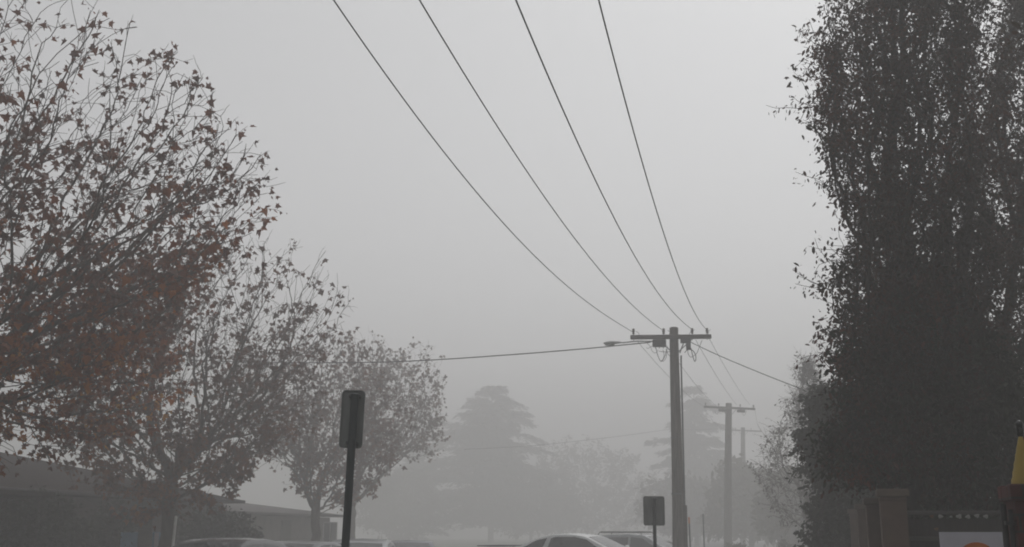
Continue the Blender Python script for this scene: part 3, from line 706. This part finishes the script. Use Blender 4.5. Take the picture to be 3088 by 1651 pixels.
# dark fence running off to the right
fa, fb = W(2722, 1541, 11.), W(3100, 1538, 11.1)
t = thing('boarded_fence', 'dark boarded fence behind the white board', 'fence', gz(fa))
mb = MB(); x = 0.; Lf = fb[0] - fa[0] + .6
while x < Lf:
    mb.box((x + .05, 0, fa[2] / 2 - .03), (.098, .02, fa[2] - .1)); x += .1
mb.build('boards', M['fence_dark'], t)
for z in (fa[2] - .02,):
    mb = MB(); mb.box((Lf / 2, -.004, z), (Lf, .06, .04), bev=.008); mb.build('top_rail', M['fence_rail'], t)
for z in (W(2800, 1626, 11)[2], .4):
    mb = MB(); mb.box((Lf / 2, -.034, z), (Lf, .045, .045), bev=.005); mb.build('rail', M['fence_rail'], t)
gg = np.random.default_rng(9)
for k, (px, py, s, mt, lab) in enumerate(((2810, 1558, .030, 'rust_leaf', 'rust brown leaf cut-out, first in the row under the fence rail'), (2836, 1558, .036, 'pale_leaf', 'pale leaf cut-out just above the left corner of the white board'), (2868, 1559, .02, 'pale_leaf', 'smallest pale leaf cut-out under the fence rail'),
                                 (2892, 1558, .042, 'pale_leaf', 'brightest pale leaf cut-out under the fence rail'), (2919, 1559, .036, 'pale_leaf', 'pale leaf cut-out in the middle of the right hand four'), (2946, 1556, .036, 'pale_leaf', 'pale leaf cut-out set highest under the fence rail'),
                                 (2973, 1558, .036, 'pale_leaf', 'pale leaf cut-out nearest the red brick pier'), (2824, 1596, .030, 'rust_leaf', 'lowest leaf cut-out, over the left corner of the white board'))):
    p = W(px, py, 10.97); mb = MB(); n = 9; a0 = gg.random() * 6
    s *= .62; P = [(s * (1 + .25 * math.sin(3 * q + a0)) * math.cos(q) * 1.05, s * (1 + .25 * math.sin(3 * q + a0)) * math.sin(q) * .8) for q in np.linspace(0, 2 * math.pi, n, endpoint=False)]
    mb.prism(P, 'y', -.004, .004); o = mb.build('leaf_cutout', M[mt]); o.location = tuple(p); tag(o, lab, 'decoration', 'leaf cut-outs hung along the fence')
# red brick pier, nearest on the right
dp = 6.; c0 = W(3056, 1460, dp); H = c0[2]
pw = .36; rz = R(-12)
rz = SROT; cen = gz(c0) + pw / 2 * (np.array([math.cos(rz), math.sin(rz), 0]) + np.array([-math.sin(rz), math.cos(rz), 0]))
t = thing('brick_pier', 'dark red brick pier at the right edge carrying the yellow cone', 'pier', cen, rz)
mb = MB(); mb.box((0, 0, (H - .085) / 2 - .1), (pw, pw, H - .085 + .2)); mb.build('shaft', M['red_brick'], t)
cw = pw + .05
cp = []
n = 4
mb = MB()
for i in range(n):
    for (xx, yy, wx, wy) in ((-cw / 2 + (i + .5) * cw / n, -cw / 2 + .055, cw / n - .008, .11), (-cw / 2 + (i + .5) * cw / n, cw / 2 - .055, cw / n - .008, .11)):
        mb.box((xx, yy, H - .042), (wx, wy, .084), bev=.006)
mb.box((0, 0, H - .044), (cw - .01, cw - .23, .076), bev=.004)
mb.build('cap', M['red_brick'], t)
mb = MB(); mb.tube([(-pw / 2 - .045, -pw / 2 + .10, -.1), (-pw / 2 - .045, -pw / 2 + .10, H - .10)], .016, 10)
mb.tube([(-pw / 2 - .02, -pw / 2 + .05, -.1), (-pw / 2 - .02, -pw / 2 + .05, H - .13)], .013, 10)
for z in (.5, 1.1, H - .2): mb.box((-pw / 2 - .02, -pw / 2 + .08, z), (.06, .1, .02))
mb.build('gate_hinge_post', M['black_metal'], t, smooth=50)
# yellow cone ornament with black tip
ax_ = W(3092, 1460, dp + .14); tipz = W(3078, 1312, dp + .14)[2]; top2 = W(3078, 1266, dp + .10)[2]
t = thing('cone_ornament', 'yellow cone with a black tip standing on the red brick pier', 'ornament', (ax_[0], ax_[1], H))
mb = MB(); Hc = tipz - H; rb_ = .063; pr = []
for i in range(13):
    f = i / 12; pr.append((rb_ * (1 - f) ** .92 * (1 + .07 * (i % 2)) + .007, .001 + Hc * f))
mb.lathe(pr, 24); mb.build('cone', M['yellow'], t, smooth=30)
mb = MB(); V, F = [], []
for i in range(9):
    f = .10 + .85 * i / 8
    for q in (-62, -48, -36):
        r_ = (rb_ * (1 - f) ** .92 * 1.075 + .0085); V.append((r_ * math.cos(R(q)), r_ * math.sin(R(q)), .001 + Hc * f))
for i in range(8):
    for k in range(2): F.append((i * 3 + k, i * 3 + k + 1, i * 3 + 4 + k, i * 3 + 3 + k))
mb.add(V, F); mb.build('stripe', M['red_stripe'], t, fix=False)
mb = MB(); Ht = top2 - H
mb.lathe([(.010, Hc - .012), (.016, Hc + .004), (.017, Hc + (Ht - Hc) * .6), (.021, Hc + (Ht - Hc) * .75), (.016, Hc + (Ht - Hc) * .92), (.005, Ht)], 16); mb.build('tip', M['black_gloss'], t, smooth=60)
# white board with the top of an orange disc
p0, p1 = W(2832, 1606, 8.6), W(3022, 1604, 8.6); bw = p1[0] - p0[0]; bc = (p0 + p1) / 2
t = thing('notice_board', 'white board with a big orange disc in front of the dark fence', 'sign', gz(bc), R(1.))
bh = .62; zt = bc[2]
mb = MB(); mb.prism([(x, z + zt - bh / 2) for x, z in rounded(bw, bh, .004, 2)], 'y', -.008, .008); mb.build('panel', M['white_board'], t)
oc = W(2942, 1636, 8.6); orr = (3000 - 2905) / FPX * 8.6 * .5
mb = MB(); mb.prism([(oc[0] - bc[0] + orr * 1.05 * math.cos(q), oc[2] - orr * .74 + .74 * orr * math.sin(q)) for q in np.linspace(0, 6.283, 40, endpoint=False)], 'y', -.012, -.0085); mb.build('disc', M['orange'], t)
for s in (-1, 1):
    mb = MB(); mb.box((s * (bw / 2 - .04), .03, zt / 2 - .1), (.04, .04, zt + .14)); mb.build('leg', M['fence_rail'], t)

# ------------------------------------------------------------------ houses
def hip_roof(mb, u0, u1, v0, v1, ze, zr, ov=.45, run=None):
    u0 -= ov; u1 += ov; v0 -= ov; v1 += ov; r_ = run or (u1 - u0) / 2
    P = [(u0, v0, ze), (u1, v0, ze), (u1, v1, ze), (u0, v1, ze), ((u0 + u1) / 2, v0 + r_, zr), ((u0 + u1) / 2, v1 - r_, zr)]
    P += [(a, b, c - .12) for a, b, c in P[:4]]
    mb.add(P, [(0, 1, 4), (1, 2, 5, 4), (2, 3, 5), (3, 0, 4, 5), (0, 6, 7, 1), (1, 7, 8, 2), (2, 8, 9, 3), (3, 9, 6, 0), (6, 9, 8, 7)])
def window(t, u, v, z, w, h, face, fm, n=2):
    """face = +1: on the wall that looks across the street; -1: on the end wall that looks back along it"""
    mb = MB(); th = .05
    def b(du, dz, w_, h_, dep, off):
        if face > 0: mb.box((u + off, v + du, z + dz), (dep, w_, h_))
        else: mb.box((u + du, v - off, z + dz), (w_, dep, h_))
    for s in (-1, 1): b(s * (w / 2 - th / 2), 0, th, h, .06, .02); b(0, s * (h / 2 - th / 2), w - 2 * th, th, .06, .02)
    for k in range(1, n): b(-w / 2 + w * k / n, 0, .035, h - 2 * th, .05, .02)
    f = mb.build('window', fm, t)
    mb = MB(); b(0, 0, w - 2 * th, h - 2 * th, .01, .01); mb.build('pane', M['window_glass'], f)
    mb = MB(); b(0, -h / 2 - .04, w + .12, .05, .14, .04); mb.build('sill', fm, f)
def house(label, u0, u1, v0, v1, ze, zr, wm, rm, seed=0, porch=None, wins=(), ewins=()):
    o0 = S((u0 + u1) / 2, (v0 + v1) / 2)
    t = thing('house', label, 'house', o0, SROT)
    a, b = (u1 - u0) / 2, (v1 - v0) / 2
    mb = MB(); mb.box((0, 0, ze / 2 - .1), (2 * a, 2 * b, ze + .1)); mb.build('wall', wm, t)
    mb = MB(); hip_roof(mb, -a, a, -b, b, ze + .10, zr); r_ = mb.build('roof', rm, t)
    mb = MB()
    for (x, y, dx, dy) in ((a + .5, 0, .1, 2 * b + 1.1), (-a - .5, 0, .1, 2 * b + 1.1), (0, -b - .5, 2 * a + .9, .1), (0, b + .5, 2 * a + .9, .1)): mb.box((x, y, ze + .04), (dx, dy, .11), bev=.02)
    mb.build('gutter', M['fence_dark'], t)
    mb = MB(); mb.box((-a * .3, b * .3, zr + .1), (.6, .6, 1.4), bev=.02); mb.build('chimney', wm, r_)
    for (v, z, w, h) in wins: window(t, a, v, z, w, h, 1, M['frame_paint'])
    for (u, z, w, h) in ewins: window(t, u, -b, z, w, h, -1, M['frame_paint'])
    if porch:
        vp, w, dep = porch
        mb = MB(); mb.box((a + dep / 2 + .2, vp, ze - .12), (dep + .4, w, .12)); mb.build('porch_roof', rm, t)
        for k in range(4):
            mb = MB(); mb.box((a + dep, vp - w / 2 + .1 + k * (w - .2) / 3, (ze - .18) / 2), (.14, .14, ze - .18), bev=.015); mb.build('porch_post', M['dark_wood'], t)
    mb = MB(); mb.box((a + .03, porch[0] if porch else 0, 1.02), (.06, .95, 2.04), bev=.01); dr = mb.build('door', M['dark_wood'], t)
    mb = MB(); mb.lathe([(.03, 0), (.035, .03), (.02, .05)], 10, (a + .06, (porch[0] if porch else 0) + .38, 1.), 'x'); mb.build('handle', M['rim'], dr)
    return t
house('dark brick house with a low tiled roof behind the left trees', -32, -20, 17, 37.5, 2.55, 4.25, M['dark_brick'], M['tile_roof'], porch=(-5.5, 6., 1.8), wins=((1.85, 1.15, 1.3, .9),), ewins=((3, 1.45, 1.6, 1.2), (-3, 1.45, 1.6, 1.2)))
house('pale roofed house in the fog between two plane trunks', -34, -22.5, 43, 53, 2.25, 3.2, M['pale_wall'], M['pale_roof'], wins=((-5, 1.4, 1.7, 1.2), (5, 1.4, 1.7, 1.2)), ewins=((2.5, 1.4, 1.6, 1.2), (-2.5, 1.4, 1.6, 1.2)))
# blue and white board by the dark house
p0, p1 = W(366, 1600, 31), W(492, 1600, 31); bc = (p0 + p1) / 2; bw = p1[0] - p0[0]
t = thing('blue_board', 'blue and white board behind the forked plane tree', 'board', gz(bc))
zt = W(430, 1606, 31)[2]
mb = MB(); mb.box((0, 0, zt / 2 + .1), (bw, .04, zt - .2), bev=.008); mb.build('panel', M['blue'], t)
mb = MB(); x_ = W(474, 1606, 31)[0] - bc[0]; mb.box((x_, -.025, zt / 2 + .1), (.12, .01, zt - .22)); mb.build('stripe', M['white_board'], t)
mb = MB(); x_ = W(442, 1606, 31)[0] - bc[0]; mb.box((x_, -.10, zt / 2 + .3), (.36, .1, zt + .75), bev=.02); mb.build('post', M['dark_wood'], t)

# ------------------------------------------------------------------ cars
def interp(x, P): return float(np.interp(x, [p[0] for p in P], [p[1] for p in P]))
def smooth_prof(P, n=70):
    xs = np.linspace(P[0][0], P[-1][0], n); zs = np.interp(xs, [p[0] for p in P], [p[1] for p in P])
    for _ in range(2): zs[1:-1] = .25 * zs[:-2] + .5 * zs[1:-1] + .25 * zs[2:]
    return xs, zs
def car(name, label, cat, loc, yaw, L, Wd, belt, prof, paint, side_wins, front_glass, rear_glass, rack=False, wheel=.33, group='cars parked along the street', cover=None):
    """prof: top outline (x, z) from tail to nose; windows lie 4 mm proud of the sides"""
    t = thing(name, label, cat, loc, yaw, group)
    hw = Wd / 2; tum = .30
    xs, zs = smooth_prof(prof)
    def yw(z, x):
        e = 1 - .12 * max(0, (abs(x) - L / 2 + .55) / .55) ** 2
        return (hw - .015 - tum * max(0, z - belt)) * e
    mb = MB(); ring = None; n = 0; V = []
    for x, zt in zip(xs, zs):
        e = .05; zl = .24 + .1 * max(0, (abs(x) - L / 2 + .5) / .5)
        zm = min(.62, zt - .12)
        half = [(yw(zl, x) * .90, zl), (yw(zm, x) * .985, zl + .12), (yw(zm, x), zm)]
        zb = min(belt, zt - .07)
        half += [(yw(zb, x) * .995, zb), (yw(zt - e, x), zt - e), (yw(zt - e, x) - .03, zt - .012), (yw(zt, x) - .10, zt), (0, zt + .022)]
        r_ = [(x, y, z) for y, z in half] + [(x, -y, z) for y, z in half[-2::-1]]
        n = len(r_); V += r_
    F = [(i * n + j, i * n + (j + 1) % n, (i + 1) * n + (j + 1) % n, (i + 1) * n + j) for i in range(len(xs) - 1) for j in range(n)]
    F += [tuple(range(n)), tuple(range((len(xs) - 1) * n, len(xs) * n))]
    mb.add(V, F); body = mb.build('body', paint, t, smooth=38)
    def zt_(x): return float(np.interp(x, xs, zs))
    for poly in side_wins:
        for s in (-1, 1):
            mb = MB(); o_ = [(x, s * (yw(z, x) + .004), z) for x, z in poly]; i_ = [(x, s * (yw(z, x) - .012), z) for x, z in poly]; k = len(poly)
            mb.add(o_ + i_, [tuple(range(k)), tuple(range(2 * k - 1, k - 1, -1))] + [(i, (i + 1) % k, k + (i + 1) % k, k + i) for i in range(k)])
            mb.build('side_window', M['car_glass'], t)
    for nm, (xa, xb) in (('windscreen', front_glass), ('rear_window', rear_glass)):
        if xa is None: continue
        V, F = [], []; q = np.linspace(xa, xb, 10)
        for x in q:
            z = zt_(x); y = yw(z, x) - .115
            V += [(x, -y, z + .006), (x, -y / 2, z + .018), (x, 0, z + .028), (x, y / 2, z + .018), (x, y, z + .006)]
        for i in range(9):
            for j in range(4): F.append((i * 5 + j, i * 5 + j + 1, i * 5 + 6 + j, i * 5 + 5 + j))
        mb = MB(); mb.add(V, F); mb.build(nm, M['car_glass'], t, smooth=60)
    if cover:
        xa, xb = cover; mb = MB(); z = zt_((xa + xb) / 2)
        mb.box(((xa + xb) / 2, 0, z + .026), (xb - xa, Wd - .34, .03), bev=.01); mb.build('tonneau_cover', M['plastic'], t)
    for x in (-L / 2 + .78, L / 2 - .86):
        for s in (-1, 1):
            mb = MB(); mb.lathe([(wheel * .62, -.10), (wheel * .92, -.10), (wheel, -.07), (wheel, .07), (wheel * .92, .10), (wheel * .62, .10)], 28, (0, 0, 0), 'y')
            w = mb.build('wheel', M['tyre'], t, smooth=40); w.location = (x, s * (hw - .085), wheel)
            mb = MB(); mb.lathe([(wheel * .2, -.085), (wheel * .6, -.075), (wheel * .62, .075), (wheel * .2, .085)], 20, (0, 0, 0), 'y'); mb.build('rim', M['rim'], w, smooth=40)
            mb = MB(); mb.tube([(x + (wheel + .05) * math.cos(a), s * (hw - .012), wheel + (wheel + .05) * math.sin(a)) for a in np.linspace(.05, 3.09, 14)], .03, 6); mb.build('wheel_arch', M['plastic'], t)
    zn, zr_ = zt_(L / 2 - .12), zt_(-L / 2 + .1)
    for s in (-1, 1):
        mb = MB(); mb.box((L / 2 - .10, s * (hw - .32), zn - .16), (.2, .34, .13), rz=-s * .25, bev=.03); mb.build('headlight', M['clear_lens'], t)
        mb = MB(); mb.box((-L / 2 + .06, s * (hw - .26), zr_ - .2), (.14, .22, .2), rz=s * .15, bev=.03); mb.build('tail_light', M['red_lens'], t)
        xm = front_glass[0] + (front_glass[1] - front_glass[0]) * .72
        mb = MB(); mb.box((xm, s * (hw + .09), belt + .07), (.1, .2, .13), bev=.035); mb.build('mirror', paint, t)
    mb = MB(); mb.box((L / 2 - .03, 0, .42), (.12, Wd * .8, .2), bev=.04); mb.box((-L / 2 + .03, 0, .42), (.12, Wd * .8, .2), bev=.04); mb.build('bumper', M['plastic'], t)
    if rack:
        xa, xb = rack; mb = MB(); z = max(zt_(xa), zt_(xb)) + .10
        for s in (-1, 1):
            y = hw - .33; mb.tube([(xa, s * y, z - .09), (xa + .06, s * y, z - .01), (xb - .06, s * y, z - .01), (xb, s * y, z - .09)], .018, 8)
        for x in np.linspace(xa + .15, xb - .15, 4): mb.box((x, 0, z + .012), (.07, Wd - .56, .03), bev=.008)
        mb.build('roof_rack', M['plastic'], t, smooth=40)
    return t
def at_top(px, py, d, h):
    """ground point for a car whose roof (h high) shows at that place"""
    return gz(W(px, py, d), RZ)
SEDAN = [(-2.3, .55), (-2.26, .86), (-2.0, .98), (-1.55, 1.02), (-.95, 1.36), (-.5, 1.43), (.1, 1.44), (.45, 1.40), (1.25, 1.0), (1.9, .88), (2.2, .72), (2.3, .52)]
SEDAN_W = [[(-1.35, 1.02), (-.92, 1.30), (-.3, 1.36), (-.3, .98)], [(-.2, .98), (-.2, 1.36), (.35, 1.34), (1.0, .98)]]
HATCH = [(-1.95, .5), (-1.94, .95), (-1.75, 1.12), (-1.35, 1.42), (-.6, 1.50), (.1, 1.49), (.5, 1.43), (1.25, 1.02), (1.7, .9), (1.9, .74), (1.98, .5)]
HATCH_W = [[(-1.35, 1.06), (-1.18, 1.32), (-.35, 1.41), (-.35, 1.0)], [(-.25, 1.0), (-.25, 1.41), (.38, 1.37), (1.0, 1.0)]]
UTE = [(-2.5, .55), (-2.48, 1.08), (-2.3, 1.14), (-1.15, 1.16), (-1.05, 1.18), (-.45, 1.42), (.0, 1.50), (.45, 1.51), (.9, 1.45), (1.75, 1.06), (2.2, .98), (2.42, .8), (2.5, .5)]
UTE_W = [[(-.92, 1.14), (-.52, 1.34), (-.22, 1.40), (-.36, 1.08)], [(-.20, 1.06), (-.10, 1.39), (.05, 1.43), (.6, 1.43), (.95, 1.36), (1.30, 1.14), (1.36, 1.06)]]
WAGON = [(-2.35, .55), (-2.33, 1.0), (-2.2, 1.15), (-1.85, 1.50), (-1.2, 1.62), (-.2, 1.65), (.35, 1.60), (1.3, 1.10), (1.9, .98), (2.25, .8), (2.35, .5)]
WAGON_W = [[(-1.95, 1.14), (-1.72, 1.42), (-1.15, 1.50), (-1.15, 1.08)], [(-1.05, 1.08), (-1.05, 1.51), (-.25, 1.54), (-.25, 1.06)], [(-.15, 1.06), (-.15, 1.54), (.28, 1.50), (1.0, 1.08)]]
along = math.pi / 2 - SA
car('pickup_truck', 'white pickup ute with black windows left of the upright sign', 'pickup', gz(W(1704, 1603, 33), RZ + .10), R(-24), 5.0, 1.86, 1.06, UTE, M['car_white'], UTE_W, (.95, 1.72), (None, None), wheel=.35, cover=(-2.42, -1.2))
car('station_wagon', 'pale wagon with a roof rack partly hidden behind the ute', 'wagon', gz(W(1938, 1603, 42), RZ - .06), R(-28), 4.7, 1.85, 1.07, WAGON, M['car_silver'], WAGON_W, (.42, 1.24), (-2.15, -1.9), rack=(-1.5, .2))
car('hatchback', 'black car with a rounded roof below the forked plane tree', 'car', gz(W(672, 1603, 24), RZ + .03), along + math.pi, 4.1, 1.78, 1.01, HATCH, M['car_black'], HATCH_W, (.55, 1.2), (-1.72, -1.4))
car('sedan', 'dark grey car in front of the hazy plane trunk', 'car', gz(W(900, 1603, 29), RZ), along + math.pi, 4.6, 1.8, 1.0, SEDAN, M['car_grey'], SEDAN_W, (.5, 1.2), (-1.5, -1.0))
car('hatchback', 'silver car directly right of the leaning sign post', 'car', gz(W(1088, 1603, 31), RZ - .03), along + math.pi + .25, 4.1, 1.78, 1.01, HATCH, M['car_silver'], HATCH_W, (.55, 1.2), (-1.72, -1.4))
car('sedan', 'blue grey car with a bright roof, right of the silver one', 'car', gz(W(1228, 1603, 34), RZ - .03), along + math.pi + .3, 4.6, 1.8, 1.0, SEDAN, M['car_blue'], SEDAN_W, (.5, 1.2), (-1.5, -1.0))
# two low bushes down the street
round_tree('tiny dark pointed bush low in the fog beside the path', 2366, 50, 1630, 24, 131, n=150, N=1500, name='low_bush', lsize=.12)
round_tree('low spreading bush at the foot of the second utility pole', 2225, 54, 1640, 40, 133, n=200, N=2200, name='low_bush', lsize=.12)

# ------------------------------------------------------------------ fog, sky, sun
FOG = .0118
mb = MB(); mb.box((30, 95, 11.9), (330, 360, 26.2)); hz = mb.build('haze', None); hz['kind'] = 'stuff'; hz['label'] = 'thick pale grey fog filling the street'; hz['category'] = 'fog'
m = bpy.data.materials.new('fog'); m.use_nodes = True; n, l = m.node_tree.nodes, m.node_tree.links
for x in list(n): n.remove(x)
out = n.new('ShaderNodeOutputMaterial'); pv = n.new('ShaderNodeVolumePrincipled')
pv.inputs['Color'].default_value = (.81, .805, .81, 1); pv.inputs['Density'].default_value = FOG; pv.inputs['Anisotropy'].default_value = .25
l.new(pv.outputs[0], out.inputs['Volume']); hz.data.materials.append(m)

EL, AZ = R(58), R(38)                                  # sun high in front and to the right, behind the fog
w = bpy.data.worlds.new('World'); sc.world = w; w.use_nodes = True
n, l = w.node_tree.nodes, w.node_tree.links
bg = n['Background']; sk = n.new('ShaderNodeTexSky'); sk.sky_type = 'NISHITA'; sk.sun_disc = False
sk.sun_elevation = EL; sk.sun_rotation = AZ; sk.air_density = 1.; sk.dust_density = 3.; sk.ozone_density = 1.
hs = n.new('ShaderNodeHueSaturation'); hs.inputs['Saturation'].default_value = .06
l.new(sk.outputs[0], hs.inputs['Color']); l.new(hs.outputs[0], bg.inputs['Color']); bg.inputs['Strength'].default_value = .09
sd = bpy.data.lights.new('sun', 'SUN'); sd.energy = .7; sd.angle = R(25); sd.color = (1, .97, .94)
so = bpy.data.objects.new('sun', sd); col.objects.link(so)
dv = Vector((math.sin(AZ) * math.cos(EL), math.cos(AZ) * math.cos(EL), math.sin(EL)))
so.rotation_euler = dv.to_track_quat('Z', 'Y').to_euler(); so.location = (20, 20, 40)

sc.view_settings.view_transform = 'Standard'; sc.view_settings.look = 'None'; sc.view_settings.exposure = .58; sc.view_settings.gamma = 1
sc.render.engine = 'CYCLES'
c = sc.cycles
c.max_bounces = 10; c.diffuse_bounces = 2; c.glossy_bounces = 2; c.transmission_bounces = 2; c.volume_bounces = 4; c.transparent_max_bounces = 4
sc.cycles.pixel_filter_type = 'BLACKMAN_HARRIS'; c.filter_width = 1.9; c.use_denoising = True; c.use_adaptive_sampling = True; c.adaptive_threshold = .02; c.sample_clamp_indirect = 4
